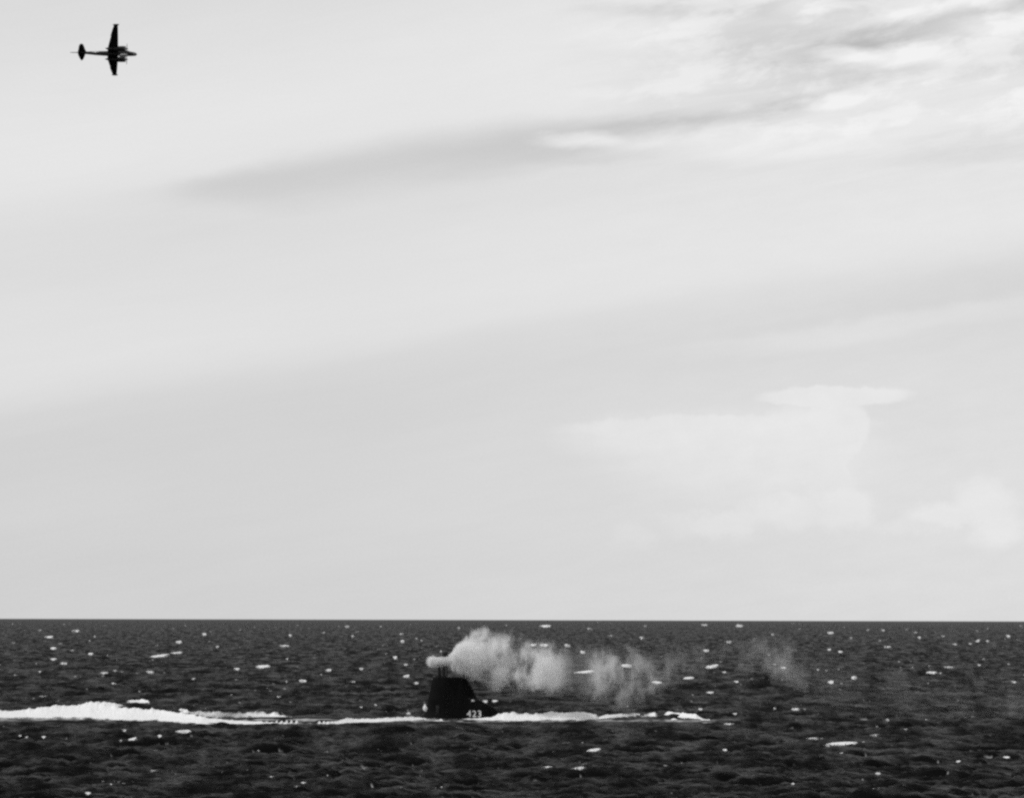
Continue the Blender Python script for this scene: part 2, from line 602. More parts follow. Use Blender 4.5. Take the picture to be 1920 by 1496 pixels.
# keep the inner rim still
HZ[:2] = 0
idx = np.arange(RR.size).reshape(RR.shape)
nr, nc = RR.shape
q = np.stack([idx[:-1, :-1], idx[:-1, 1:], idx[1:, 1:], idx[1:, :-1]], -1).reshape(-1, 4)[:, ::-1]
sea = quads_mesh('sea', np.stack([X1, Y1, HZ], -1).reshape(-1, 3), q, M_SEA, {'foam': foam})
tag(sea, kind='structure', label='dark choppy open sea with short wind waves reaching to the horizon')

# apparent image row of every point of the dense sector, to find the water that one sees at a pixel
DX, DY, DZ = X1[:, :ND], Y1[:, :ND], HZ[:, :ND]
PX, PY = to_px(DX, np.maximum(DY, 1.0), DZ)
PX[:8] = -9999
VIS = np.minimum.accumulate(np.where(rr[:, None] < 240, 9999.0, PY), axis=0)


def water_at(px, py):
    col = int(np.clip(round((math.atan((px - 960.0) / FPX / math.cos(PITCH)) + 0.176) / 0.00045), 0, ND - 1))
    v = VIS[:, col]
    i = int(np.argmax(v <= py))
    if v[i] > py: i = len(v) - 2
    return Vector((float(DX[i, col]), float(DY[i, col]), float(DZ[i, col])))


# ------------------------------------------------------------------ white caps: rolls of foam on breaking crests
CAPS = """96 1195 17 7 9;78 1181 11 6 4;147 1182 17 7 7;104 1214 12 8 10;139 1220 9 6 6;174 1225 11 8 9;183 1193 8 7 6;173 1201 5 6 6
160 1205 8 6 3;117 1207 12 4 4;104 1236 13 7 8;124 1243 15 7 8;73 1243 7 5 4;34 1265 9 5 5;80 1260 8 5 6;201 1262 16 7 8;219 1259 8 5 6
232 1259 5 4 5;145 1269 12 5 4;157 1268 7 5 4;205 1229 5 6 5;216 1282 14 6 6;303 1229 38 7 10 6;334 1223 24 5 9 3;338 1202 12 9 10;386 1188 9 9 9
398 1184 10 6 3;295 1209 9 7 4;396 1202 8 4 4;411 1213 8 7 7;285 1259 17 8 8;364 1272 10 6 6;446 1257 12 7 9;447 1276 8 5 4;5 1246 5 4 5
82 1307 25 4 4;68 1313 8 6 3;264 1296 6 4 5;202 1173 10 3 4;329 1178 5 6 4;351 1173 7 5 4;27 1170 6 5 4;437 1305 8 3 4;549 1191 7 8 8
535 1210 22 6 7;607 1185 9 8 5;652 1174 12 7 6;638 1174 5 5 4;662 1192 8 8 6;584 1178 9 5 3;716 1174 7 5 5;753 1188 12 8 5;758 1201 8 9 9
782 1197 7 9 5;793 1200 8 6 5;742 1231 9 9 9;765 1247 9 7 8;780 1236 8 5 5;724 1225 7 6 4;679 1254 10 7 8;620 1256 10 8 9;611 1257 8 3 4
606 1264 6 5 5;498 1249 27 9 10;541 1236 8 7 6;570 1278 14 8 10;543 1279 7 5 5;517 1282 9 7 3;666 1278 15 4 6;763 1272 13 9 10 3;784 1280 10 7 8
681 1327 8 4 7;710 1324 7 5 7;527 1306 12 5 5;863 1177 7 9 6;822 1211 12 6 3;1022 1173 22 8 9;1002 1208 12 8 10;1020 1209 17 8 10;1064 1209 12 9 8
1091 1221 11 9 9;1106 1178 14 7 6;1096 1259 40 8 10 4;1176 1251 20 8 10;1203 1195 12 9 7;1209 1173 8 6 5;1145 1192 18 8 4;1320 1171 16 6 6
1387 1172 16 9 8;1228 1278 20 8 10;1292 1270 20 7 10 3;1338 1248 24 9 10 5;1323 1219 12 8 9;1365 1203 18 7 6;1356 1260 9 6 7;1381 1278 10 6 9
1326 1298 15 7 9;1410 1272 7 5 5;1313 1329 9 7 8;1372 1338 9 6 8;1365 1360 22 5 7;1110 1406 27 8 10 6;1025 1440 22 6 6;1085 1442 30 8 6 4
1359 1408 8 7 10;1490 1329 17 7 8;1454 1327 6 7 7;1506 1329 6 4 5;1442 1228 11 4 5;1452 1246 8 6 6;1468 1251 14 6 7;1525 1384 40 6 5;1553 1398 15 5 5
1555 1185 13 8 9;1447 1190 8 6 6;1552 1218 9 7 8;1574 1222 9 7 9;1531 1256 9 5 6;1557 1278 12 9 10;1602 1270 11 9 10;1578 1281 6 5 5;1594 1195 6 6 6
1627 1181 9 7 5;1655 1181 8 7 7;1648 1201 7 5 5;1663 1212 15 6 7;1717 1185 9 5 6;1722 1195 7 6 8;1766 1192 9 8 6;1735 1192 7 5 4;1790 1207 13 6 6
1830 1202 10 7 8 4;1818 1207 8 4 7;1851 1201 7 8 8;1888 1192 9 8 9;1743 1262 20 7 10;1760 1262 7 6 6;1741 1250 8 6 5;1772 1252 28 5 6;1687 1256 7 5 5
1688 1240 7 4 5;1709 1251 7 5 4;1835 1246 7 6 8;1839 1235 8 6 5;1889 1245 7 6 5;1899 1278 11 5 8;1918 1266 5 5 6;1737 1281 8 4 5;1577 1395 58 9 10 5
1620 1392 10 5 5;1634 1378 30 6 4 6;1639 1363 7 6 4;1664 1350 8 7 6;1731 1350 8 6 4;1793 1428 10 6 9;1879 1420 13 6 9;1641 1453 9 6 9;1488 1469 7 5 8
1573 1415 9 5 6;1604 1326 6 5 4;1717 1298 12 4 4;1693 1369 14 4 5;45 1383 7 6 8;55 1382 6 5 7;85 1383 9 6 9;253 1387 16 8 10 4;230 1394 9 6 5
301 1381 9 8 9;343 1376 30 10 10;235 1371 14 6 6;159 1487 12 10 10;211 1473 7 4 6;295 1453 18 8 4;291 1412 14 3 4;487 1411 5 4 7;509 1456 12 4 6
571 1469 12 5 8;557 1480 16 5 5;827 1475 6 5 6;617 1455 4 3 7;767 1337 12 10 6;913 1313 10 10 10;930 1318 12 6 9;1700 1180 10 5 4;1580 1176 9 5 4
1500 1178 8 5 4;1830 1182 8 6 5;1850 1178 7 8 3;1910 1172 7 5 4;480 1176 8 5 3;560 1172 9 4 4;452 1181 9 5 4;905 1178 8 6 4;950 1172 10 5 4"""
caps = []
for ln in CAPS.split('\n'):
    for c in ln.split(';'):
        v = [float(x) for x in c.split()]
        caps.append((v[0], v[1], v[2], v[3], v[4] / 10.0, v[5] if len(v) > 5 else 0.0))
rs = np.random.RandomState(77)
for i in range(85):                 # fainter flecks in short rows along the crests, crowding towards the horizon
    f = rs.rand() ** 2.0
    py = 1169 + f * 315
    px = rs.rand() * 2100 - 90
    for k in range(rs.randint(1, 6)):
        s = rs.rand() ** 2
        caps.append((px + rs.randn() * (10 + 26 * f), py + rs.randn() * 1.6, 3.0 + s * 9 + 4 * f, 2.0 + s * 2.6, 0.08 + 0.36 * rs.rand() ** 1.5, 0.0))
co, qs, fo, base = [], [], [], 0
for n, (px, py, w, h, br, tilt) in enumerate(caps):
    p = water_at(px, py + h * 0.45)
    if p.length < 200: continue
    s = p.y / FPX                    # metres per pixel there
    W_, H_ = w * s * 0.56, h * s * 0.72
    na, nb_ = max(22, min(60, int(w * 2.2))), 14
    a = np.linspace(-1, 1, na)[:, None] * np.ones((1, nb_))
    b = np.ones((na, 1)) * np.linspace(0, 1, nb_)[None, :]
    D_ = max(0.8, W_ * 0.9)
    off = n * 37.0
    env = np.clip(1 - np.abs(a) ** 2.4, 0, 1) ** 0.6
    low = H_ * (0.62 * np.abs(a) ** 1.6 + 0.30 * (vnoise(a * W_ + off, 4, 0.25 + W_ * 0.2) - 0.35))
    crest = H_ * np.maximum(0.80 + 0.22 * vnoise(a * W_ + off, 1, 0.6 + W_ * 0.4) - 0.45 * np.abs(a) ** 4, 0.1)
    low = np.minimum(low, crest * 0.93)
    up_ = np.clip(b / 0.55, 0, 1)
    dn_ = np.clip((b - 0.55) / 0.45, 0, 1)
    z = np.where(b <= 0.55, low + (crest - low) * up_ ** 0.8, crest - (crest + 0.15 * H_) * dn_ ** 1.4) + tilt * s * a * 0.5
    z += (vnoise2(a * W_ + off, b * D_, 6, 0.3 * H_ + 0.05) - 0.5) * 0.14 * H_
    lean = (vnoise(a * W_ + off, 9, W_ * 0.5 + 0.2) - 0.5) * D_ * 0.8
    x = p.x + a * W_
    y = p.y + b * D_ + lean
    z = p.z + z - 0.1 * H_
    co.append(np.stack([x, y, z], -1).reshape(-1, 3))
    id_ = np.arange(na * nb_).reshape(na, nb_) + base
    qs.append(np.stack([id_[:-1, :-1], id_[1:, :-1], id_[1:, 1:], id_[:-1, 1:]], -1).reshape(-1, 4))
    u_ = a * (1.4 + w * 0.09)
    tear = 0.55 * vnoise2(u_ + off, up_ * 1.7 + dn_ * 2 + off, 12, 0.42) + 0.45 * vnoise2(u_ + off, up_ * 2.6 + off, 13, 0.17)
    thin = np.abs(a + 0.25 * (vnoise(np.zeros(1) + off, 15, 1.0)[0] - 0.5)) ** 1.8 * 0.75 + (1 - up_) ** 1.5 * 0.45 + dn_ * 0.6
    fo.append((np.clip(0.18 + 0.86 * br ** 1.25 - thin * (0.95 - 0.3 * br) + (tear - 0.5) * (1.1 + 0.7 * min(1.0, w / 22.0)), 0, 1.2)
               * np.clip((1 - np.abs(a)) * 7, 0, 1)).reshape(-1))
    base += na * nb_
wc_o = quads_mesh('whitecaps', np.concatenate(co), np.concatenate(qs), M_FOAM, {'foam': np.concatenate(fo)})
tag(wc_o, kind='stuff', label='scattered whitecaps breaking all over the dark sea')


# ------------------------------------------------------------------ foam thrown up along the submarine
def foam_ridge(name, pts, label, back, seed, thick=1.0, lump=0.5):
    """pts: (x, row of the upper edge, row of the lower edge, thickness 0..1)"""
    pts = np.array(pts, float)
    xs = np.arange(pts[0, 0], pts[-1, 0], 1.6)
    top = np.interp(xs, pts[:, 0], pts[:, 1])
    bot = np.interp(xs, pts[:, 0], pts[:, 2])
    den = np.interp(xs, pts[:, 0], pts[:, 3])
    bk = np.interp(xs, pts[:, 0], pts[:, 4]) if pts.shape[1] > 4 else np.full_like(xs, back)
    size = np.clip(bot - top, 2, 40)
    top0 = top - (vnoise(xs, seed + 2, 40) - 0.5) * size * 0.2 * lump
    top = top0 - (vnoise(xs, seed, 9) - 0.5) * size * 0.30 * lump - (vnoise(xs, seed + 1, 3.5) - 0.5) * size * 0.14 * lump
    top = top - (vnoise(xs, seed + 7, 5.0) ** 3) * np.clip(size, 4, 14) * 0.4 * lump
    bot = bot + (vnoise(xs, seed + 3, 60) - 0.5) * 1.4
    nb_ = 26
    t = np.linspace(0, 1, nb_)
    near = np.array([list(at(x, y, 100.0)) for x, y in zip(xs, bot)])
    tt = (CAM_H + 0.12) / (CAM_H - near[:, 2])
    Yb = 100.0 * tt
    Xb = near[:, 0] * tt
    X = np.zeros((len(xs), nb_)); Y = X.copy(); Z = X.copy(); Fm = X.copy()
    for i in range(len(xs)):
        yt = Yb[i] + bk[i]
        pt = at(xs[i], top[i], yt)
        Hn = max(pt.z, 0.15)
        H0 = max(at(xs[i], top0[i], yt).z, 0.15)
        Ht = H0 + (Hn - H0) * np.exp(-((t - 0.62) / 0.10) ** 2)
        f = np.clip(t / 0.62, 0, 1)
        ease = f ** 0.8 * (1 - 0.18 * np.sin(np.pi * f))
        down = np.clip((t - 0.62) / 0.38, 0, 1)
        Z[i] = np.where(t < 0.62, -0.12 + (Ht + 0.12) * ease, Ht - (Ht + 0.25) * down ** 1.3)
        Y[i] = np.where(t < 0.62, Yb[i] + (yt - Yb[i]) * f, yt + down * (bk[i] * 0.9 + 2.0))
        X[i] = Xb[i] + (pt.x - Xb[i]) * np.clip(t / 0.62, 0, 1.2)
        Fm[i] = den[i] * np.clip(f * 3.2 + 0.22, 0, 1) * np.clip((1 - down) * 3, 0, 1)
    lmp = (vnoise2(X, Y, seed, 1.1) - 0.5) * 0.5 + (vnoise2(X, Y, seed + 5, 0.45) - 0.5) * 0.3
    Z += lmp * np.clip(Z, 0, 1.0) * 0.30 * (t[None, :] > 0.05)
    tearn = 0.5 * vnoise2(X, Y * 0.25, seed + 11, 2.2) + 0.5 * vnoise2(X, Y * 0.25, seed + 12, 0.8)
    rim = np.clip(1 - np.minimum(t / 0.26, (np.abs(t - 0.62) + 0.02) / 0.16), 0, 1)[None, :]
    Fm = Fm - (0.16 + 0.85 * rim) * np.clip(0.62 - tearn, 0, 1) * 1.6
    o = grid_mesh(name, X, Y, Z, M_FOAM, {'foam': np.clip(Fm * thick, 0, 1.2)})
    return tag(o, kind='stuff', label=label)


foam_ridge('stern_wake_foam', [(-190, 1338, 1346, 1, 10), (-60, 1334, 1346, 1, 14), (0, 1333, 1347, 1, 16), (50, 1330, 1347, 1, 20), (90, 1325, 1349, 1.1, 25),
           (130, 1321, 1350, 1.2, 30), (150, 1319, 1351, 1.2, 34), (168, 1314, 1352, 1.2, 38), (185, 1318, 1352, 1.2, 34), (230, 1326, 1353, 1.2, 24), (262, 1329, 1353, 1.2, 20), (300, 1332, 1354, 1.2, 18),
           (350, 1337, 1357, 1.2, 16), (378, 1344, 1360, 1.1, 14), (440, 1350, 1360, 1.05, 12), (500, 1353, 1361, 1, 9), (560, 1355, 1361, .8, 6), (592, 1355, 1360, .6, 5), (630, 1352, 1359, .9, 5),
           (645, 1347, 1358, 1, 6), (700, 1347, 1355, .95, 5), (750, 1344, 1353, .9, 4), (792, 1344.5, 1351.5, .9, 3), (800, 1346.5, 1351.5, .7, 2)],
           'broad white churned wake running aft from the submarine', 12, 20)
foam_ridge('bow_wave_foam', [(796, 1347.5, 1351.5, .75, 2), (850, 1348, 1352, .5, 2), (895, 1346, 1352, .8, 3), (920, 1344, 1352.5, 1.1, 4), (936, 1339, 1352.5, 1.2, 5), (945, 1336, 1353, 1.2, 6), (980, 1337, 1353, 1.2, 6), (1010, 1336, 1353, 1.2, 6),
           (1032, 1332, 1352, 1.2, 6), (1050, 1336, 1352, 1.2, 6), (1100, 1335, 1351, 1.2, 6), (1118, 1339, 1350, 1.1, 6), (1122, 1343, 1349, .9, 5), (1136, 1340, 1348, .8, 5), (1175, 1337, 1346, .62, 5),
           (1215, 1337, 1345, .6, 5), (1228, 1335, 1345, 1.0, 5), (1234, 1340, 1344, .3, 4), (1244, 1339, 1343, .3, 4), (1252, 1333, 1343, 1.1, 5), (1280, 1337, 1346, 1.1, 5), (1305, 1338, 1348, 1.1, 5), (1312, 1344, 1348, .8, 4), (1318, 1347, 1352, .9, 3), (1330, 1348, 1353, 1, 3), (1336, 1352, 1353, .4, 2)],
           'white water washing along the submarine forward of its sail', 6, 41)
foam_ridge('far_side_foam', [(178, 1317, 1330, 1.0, 14), (215, 1318, 1330, .8, 12), (232, 1322, 1330, .45, 10), (241, 1313, 1322, .8, 10), (262, 1310, 1321, 1, 10), (277, 1312, 1322, .9, 8), (283, 1322, 1326, .25, 6), (330, 1330, 1335, .35, 6), (345, 1328, 1338, .85, 6),
           (356, 1334, 1340, .5, 6), (385, 1333, 1347, .62, 8), (430, 1331, 1349, .48, 8), (480, 1336, 1349, .72, 8), (520, 1338, 1349, .85, 7), (545, 1343, 1350, .7, 6), (575, 1347, 1350, .35, 4)],
           'ragged white foam on the far side of the stern deck', 8, 63, lump=0.8)
# water that pours out of the drain slots in scallops
co, qs, fo, base = [], [], [], 0
sc_x = [508 + 9.4 * k for k in range(6)] + [598 + 8.6 * k for k in range(4)]
for n, px in enumerate(sc_x):
    p0 = at(px, 1359.5 - (1.0 if n > 5 else 0), 100.0)
    tt = CAM_H / (CAM_H - p0.z)
    cx_, cy_ = p0.x * tt, 100.0 * tt + 1.0
    na, nb_ = 12, 8
    a = np.linspace(-1, 1, na)[:, None] * np.ones((1, nb_)); b = np.ones((na, 1)) * np.linspace(0, 1, nb_)[None, :]
    hh = (0.72 if n < 6 else 0.62) * (0.85 + 0.3 * rs.rand())
    z = hh * (1 - np.abs(a) ** 1.5) * np.sin(np.pi * b ** 0.6) + (vnoise2(a + n * 9, b, 3, 0.4) - 0.5) * 0.15 - 0.1
    co.append(np.stack([cx_ + a * 0.40, cy_ + b * 2.4, z], -1).reshape(-1, 3))
    id_ = np.arange(na * nb_).reshape(na, nb_) + base
    qs.append(np.stack([id_[:-1, :-1], id_[1:, :-1], id_[1:, 1:], id_[:-1, 1:]], -1).reshape(-1, 4))
    fo.append(np.full(na * nb_, 0.95)); base += na * nb_
for (px, py, w, h) in ((797, 1334, 7.5, 15), (827, 1353, 9, 5.5), (822, 1351.5, 24, 2.2), (1264, 1351, 12, 5), (340, 1333, 9, 5)):
    # a little upright plume and tufts of spray along the water line
    p0 = at(px, py, SUB_Y - (2.5 if py < 1340 else 6))
    s = SUB_Y / FPX
    na, nb_ = 14, 12
    u = np.linspace(0, 2 * np.pi, na)[:, None] * np.ones((1, nb_)); v = np.ones((na, 1)) * np.linspace(0, 1, nb_)[None, :]
    rad = np.sin(np.pi * v ** 0.8) * (0.85 + 0.4 * vnoise2(u, v * 4, n + int(px), 0.8)) * w * s * 0.5
    rad[-1] = rad[0]
    co.append(np.stack([p0.x + np.cos(u) * rad + (v - .5) * -0.1, p0.y + np.sin(u) * rad, p0.z + v * h * s], -1).reshape(-1, 3))
    id_ = np.arange(na * nb_).reshape(na, nb_) + base
    qs.append(np.stack([id_[:-1, :-1], id_[1:, :-1], id_[1:, 1:], id_[:-1, 1:]], -1).reshape(-1, 4))
    fo.append(np.full(na * nb_, 0.95)); base += na * nb_
sp = quads_mesh('hull_spray', np.concatenate(co), np.concatenate(qs), M_FOAM, {'foam': np.concatenate(fo)})
tag(sp, kind='stuff', label='small white spouts and scallops of spray along the submarine waterline')

# ------------------------------------------------------------------ the submarine, bow to the right, deck awash
SX, SZ = 0.0852, 0.0852


def lx(px): return at(px, 1300, SUB_Y).x - SUB_X        # pixel column -> metres fore and aft of the sail


def lz(py): return at(840, py, SUB_Y).z


sub = empty('submarine', (SUB_X, SUB_Y, 0))
tag(sub, 'black submarine running awash with white 423 on its sail and smoke at its masts', 'submarine')
L0, L1 = lx(205), lx(1318)
bm = bmesh.new()
rings = []
NS = 60
deck_pts = []
for i in range(NS + 1):
    u = i / NS
    x = L0 + (L1 - L0) * u
    e = min(1.0, (u / 0.16)) ** 0.6 * min(1.0, ((1 - u) / 0.12)) ** 0.55
    e = max(e, 0.03)
    zd = 0.25 - 0.9 * max(0, (0.30 - u) / 0.30) ** 1.6 - 0.8 * min(1.0, max(0, (u - 0.56) / 0.12))
    wd, wb = 2.3 * e, 4.15 * e
    kz = -7.6 * (0.35 + 0.65 * e)
    half = [(0, zd + 0.05), (wd * 0.6, zd + 0.03), (wd, zd), (wd + 0.12 * e, zd - 0.15), (wd + 0.45 * e, zd - 1.3), (wb * 0.97, zd - 2.4), (wb, zd - 3.6),
            (wb * 0.9, (zd - 3.6) * 0.5 + kz * 0.5), (wb * 0.5, kz * 0.93), (0, kz)]
    ring = [Vector((x, -a, b)) for a, b in half] + [Vector((x, a, b)) for a, b in half[-2:0:-1]]
    rings.append(ring)
    deck_pts.append((x, wd, zd))
loft(bm, rings)
hull = obj('hull', bm, M_HULL, sub)
# walking deck of the casing, laid a little proud of it
bm = bmesh.new()
rr_ = []
for x, wd, zd in deck_pts[4:-4]:
    rr_.append([Vector((x, -wd * .82, zd + .07)), Vector((x, wd * .82, zd + .07)), Vector((x, wd * .82, zd + .02)), Vector((x, -wd * .82, zd + .02))])
loft(bm, rr_)
obj('deck', bm, M_DECK, hull)
for x in (lx(330), lx(470), lx(690), lx(1060), lx(1190)):      # mooring cleats
    bm = bmesh.new()
    zd = np.interp(x, [d[0] for d in deck_pts], [d[2] for d in deck_pts])
    tube(bm, [(x - .12, -1.5, zd), (x - .12, -1.5, zd + .28)], 0.05)
    tube(bm, [(x + .12, -1.5, zd), (x + .12, -1.5, zd + .28)], 0.05)
    tube(bm, [(x - .32, -1.5, zd + .26), (x, -1.5, zd + .31), (x + .32, -1.5, zd + .26)], [.035, .055, .035])
    obj('cleat', bm, M_MAST, hull)
# dark openings of the drain slots in the casing side
for k, px in enumerate(sc_x + [660 + 9 * j for j in range(8)]):
    x = lx(px)
    zd = np.interp(x, [d[0] for d in deck_pts], [d[2] for d in deck_pts])
    wd = np.interp(x, [d[0] for d in deck_pts], [d[1] for d in deck_pts])
    bm = bmesh.new()
    box(bm, (x - .22, -wd - .28, zd - .55), (x + .22, -wd - .1, zd - .3), 0.03)
    obj('drain_slot', bm, M_DECK, hull)

# sail: a tall after fairing and a low step for the bridge
# (image row, aft column, forward column)
SAIL = [(1356, 783, 939), (1347, 785, 938), (1343, 790, 937), (1336, 797.5, 935.5), (1331, 799, 933), (1326, 800.3, 927), (1321, 801.2, 918), (1316, 802, 908), (1312, 802.6, 900), (1308, 803.2, 895),
        (1305, 803.8, 893), (1299, 805.1, 890.5), (1292, 806.6, 887.5), (1284, 808.2, 883), (1277, 809.8, 878.5), (1272, 811, 874.5), (1270, 811.6, 871.5), (1269, 812.8, 867)]
HALFW = 1.25


def sail_ring(py, pa, pf, shrink=1.0):
    xa, xf, z = lx(pa), lx(pf), lz(py)
    n = 22
    pts = []
    for side in (-1, 1):
        for i in range(n + 1):
            u = i / n
            if side == 1: u = 1 - u
            t = 0.5 - 0.5 * math.cos(math.pi * u)
            w = HALFW * shrink * min(1, (t / 0.32)) ** 0.62 * (max(0.0, 1 - max(0, (t - 0.72) / 0.28) ** 2.2)) ** 0.5 if t > 0 else 0
            if i in (0, n): w = 0.0
            if side == 1 and i in (0, n): continue
            pts.append(Vector((xa + (xf - xa) * t, side * max(w, 0.0), z)))
    return pts


bm = bmesh.new()
loft(bm, [sail_ring(a, b, c, 1.0 + 0.12 * max(0, (a - 1300) / 50)) for a, b, c in SAIL])
sail = obj('sail', bm, M_HULL, sub)


def sail_y(x, py):
    rows = sorted(SAIL)
    pa = np.interp(py, [r_[0] for r_ in rows], [r_[1] for r_ in rows]); pf = np.interp(py, [r_[0] for r_ in rows], [r_[2] for r_ in rows])
    t = (x - lx(pa)) / (lx(pf) - lx(pa))
    return -HALFW * (1.0 + 0.12 * max(0, (py - 1300) / 50)) * min(1, (t / 0.32)) ** 0.62 * max(0.0, 1 - max(0, (t - 0.72) / 0.28) ** 2.2) ** 0.5


# hull number
for ch, pxc in (('4', 879.8), ('2', 889.6), ('3', 899.4)):
    cu = bpy.data.curves.new('digit', 'FONT')
    cu.body = ch
    cu.size = 1.42
    cu.offset = 0.02
    cu.extrude = 0.015
    cu.align_x = 'CENTER'
    to = bpy.data.objects.new('digit_text', cu)
    C.objects.link(to)
    dg = bpy.context.evaluated_depsgraph_get()
    me = bpy.data.meshes.new_from_object(to.evaluated_get(dg))
    bpy.data.objects.remove(to)
    zs = [v.co.y for v in me.vertices]
    x0 = lx(pxc)
    z0, z1 = lz(1343.2), lz(1330.8)
    for v in me.vertices:
        gx = x0 + v.co.x
        gz = z0 + (v.co.y - min(zs)) / (max(zs) - min(zs)) * (z1 - z0)
        gy = sail_y(gx, 1160 + (CAM_H - gz) / SZ) - 0.035 - v.co.z
        v.co = (gx, gy, gz)
    d_ = bpy.data.objects.new('number_digit', me)
    C.objects.link(d_)
    me.materials.clear()
    me.materials.append(M_WHITE)
    d_.parent = sail
    d_['label'] = f'white painted digit {ch} low on the sail'
# doors, ports, rungs, rail and lamp on the sail
bm = bmesh.new()
x = lx(822); box(bm, (x - .35, sail_y(x, 1330) - .04, lz(1343)), (x + .35, sail_y(x, 1330) + .1, lz(1322)), 0.02)
obj('door', bm, M_DECK, sail)
for k in range(9):
    bm = bmesh.new()
    z = lz(1342) + k * 0.55; x = lx(838)
    y = sail_y(x, 1160 + (CAM_H - z) / SZ)
    tube(bm, [(x - .2, y + .05, z), (x - .2, y - .12, z), (x + .2, y - .12, z), (x + .2, y + .05, z)], .018, 6)
    obj('rung', bm, M_MAST, sail)
bm = bmesh.new()
xs_ = [lx(899), lx(906), lx(913), lx(920)]
rp = [(x, -0.6, lz(1308) - 0.22 * i) for i, x in enumerate(xs_)]
tube(bm, rp, .022, 6)
for x, y, z in rp: tube(bm, [(x, y, z - 1.1), (x, y, z)], .02, 6)
obj('bridge_rail', bm, M_MAST, sail)
bm = bmesh.new()
bmesh.ops.create_uvsphere(bm, u_segments=12, v_segments=8, radius=.2, matrix=Matrix.Translation((lx(887), sail_y(lx(887), 1313) - .12, lz(1313))) @ Matrix.Diagonal((1.3, .8, .9, 1)))
obj('side_lamp', bm, M_PALE, sail)
bm = bmesh.new()
wpts = [sail_ring(1313, 802.5, 901)[i] for i in range(12, 22)]
loft(bm, [[p + Vector((0, 0, .0)) for p in wpts] + [p + Vector((-.08, 0, 0)) for p in wpts[::-1]],
          [p + Vector((.05, 0, .38)) for p in wpts] + [p + Vector((-.03, 0, .38)) for p in wpts[::-1]]])
obj('windscreen', bm, M_GLASS, sail)
# masts
TOP = lz(1270)
bm = bmesh.new()
x = lx(823.5)
tube(bm, [(x, 0.2, TOP - .6), (x, 0.2, lz(1246)), (x, 0.2, lz(1243))], [.24, .24, .3], 14)
exm = obj('exhaust_mast', bm, M_MAST, sub)
bm = bmesh.new()
tube(bm, [(x - .9, 0.2, lz(1240)), (x - .7, .2, lz(1240)), (x + .5, .2, lz(1240)), (x + .6, .2, lz(1240))], [.16, .3, .3, .14], 14)
obj('exhaust_outlet', bm, M_MAST, exm)
bm = bmesh.new()
x = lx(832)
tube(bm, [(x, -0.3, TOP - .6), (x, -0.3, lz(1229))], .29, 14)
inm = obj('air_intake_mast', bm, M_MAST, sub)
bm = bmesh.new()
z = lz(1224)
tube(bm, [(x + .05, -.3, z - .5), (x + .08, -.3, z - .3), (x + .15, -.3, z), (x + .2, -.3, z + .28), (x + .2, -.3, z + .42)], [.3, .46, .5, .42, .2], 16)
obj('head_valve', bm, M_MAST, inm)
bm = bmesh.new()
bmesh.ops.create_uvsphere(bm, u_segments=14, v_segments=10, radius=.2, matrix=Matrix.Translation((x - .42, -.4, lz(1221.5))))
tube(bm, [(x - .3, -.35, z - .4), (x - .42, -.4, lz(1222))], .035, 6)
obj('float_ball', bm, M_PALE, inm)
bm = bmesh.new()
x = lx(838)
tube(bm, [(x, .1, TOP - .5), (x, .1, lz(1252))], .09, 10)
tube(bm, [(x, .1, lz(1252)), (x, .1, lz(1249))], .12, 10)
obj('periscope', bm, M_MAST, sub)
bm = bmesh.new()
x = lx(871)
lp = [(x - .3, 0, lz(1271)), (x - .3, 0, lz(1259)), (x - .24, 0, lz(1254.5)), (x - .1, 0, lz(1252.5)), (x + .1, 0, lz(1252.5)), (x + .24, 0, lz(1254.5)), (x + .3, 0, lz(1259)), (x + .3, 0, lz(1271))]
tube(bm, lp, .055, 8)
obj('loop_antenna', bm, M_MAST, sub)

# ------------------------------------------------------------------ patrol aircraft in a bank
AIR_Y = 1600.0
AS = AIR_Y / FPX                    # metres per pixel at the aircraft
air = empty('patrol_aircraft', at(211.5, 101, AIR_Y))
tag(air, 'dark twin engined patrol aircraft banking in the pale sky', 'aircraft')
BANK = math.radians(35)
# local axes: x forward, y left, z up; nose to the right, left wing down and away, belly to the camera
air.rotation_euler = (Matrix.Rotation(math.radians(7.5), 3, 'Z') @ Matrix.Rotation(math.radians(-1.0), 3, 'Y') @ Matrix.Rotation(-BANK, 3, 'X')).to_euler()


def ring_x(x, w, h, zc=0.0, n=18, yc=0.0):
    return [Vector((x, yc + w * math.cos(2 * math.pi * k / n), zc + h * math.sin(2 * math.pi * k / n))) for k in range(n)]


# x measured from the wing's mid chord, metres
bm = bmesh.new()
loft(bm, [ring_x(10.3, .12, .12, -.45), ring_x(10.0, .45, .5, -.4), ring_x(9.2, .75, .85, -.3), ring_x(7.6, .92, 1.05, -.15), ring_x(5.8, 1.0, 1.2, 0.0), ring_x(2.5, 1.02, 1.22, 0.0),
          ring_x(-2.5, 1.0, 1.15, 0.0), ring_x(-6.5, .85, .95, .1), ring_x(-10, .62, .72, .25), ring_x(-13, .42, .5, .4), ring_x(-14.6, .25, .3, .5)])
fus = obj('fuselage', bm, M_BLUE, air)
bm = bmesh.new()
loft(bm, [ring_x(-14.4, .24, .26, .5, 12), ring_x(-15.6, .17, .17, .5, 12), ring_x(-17.4, .14, .14, .5, 12), ring_x(-18.2, .1, .1, .5, 12)])
obj('tail_boom', bm, M_BLUE, fus)
bm = bmesh.new()
loft(bm, [ring_x(10.36, .1, .1, -.45), ring_x(10.06, .47, .52, -.4), ring_x(9.3, .77, .87, -.3), ring_x(8.7, .84, .95, -.25)])
obj('nose_glazing', bm, M_COWL, fus)
bm = bmesh.new()
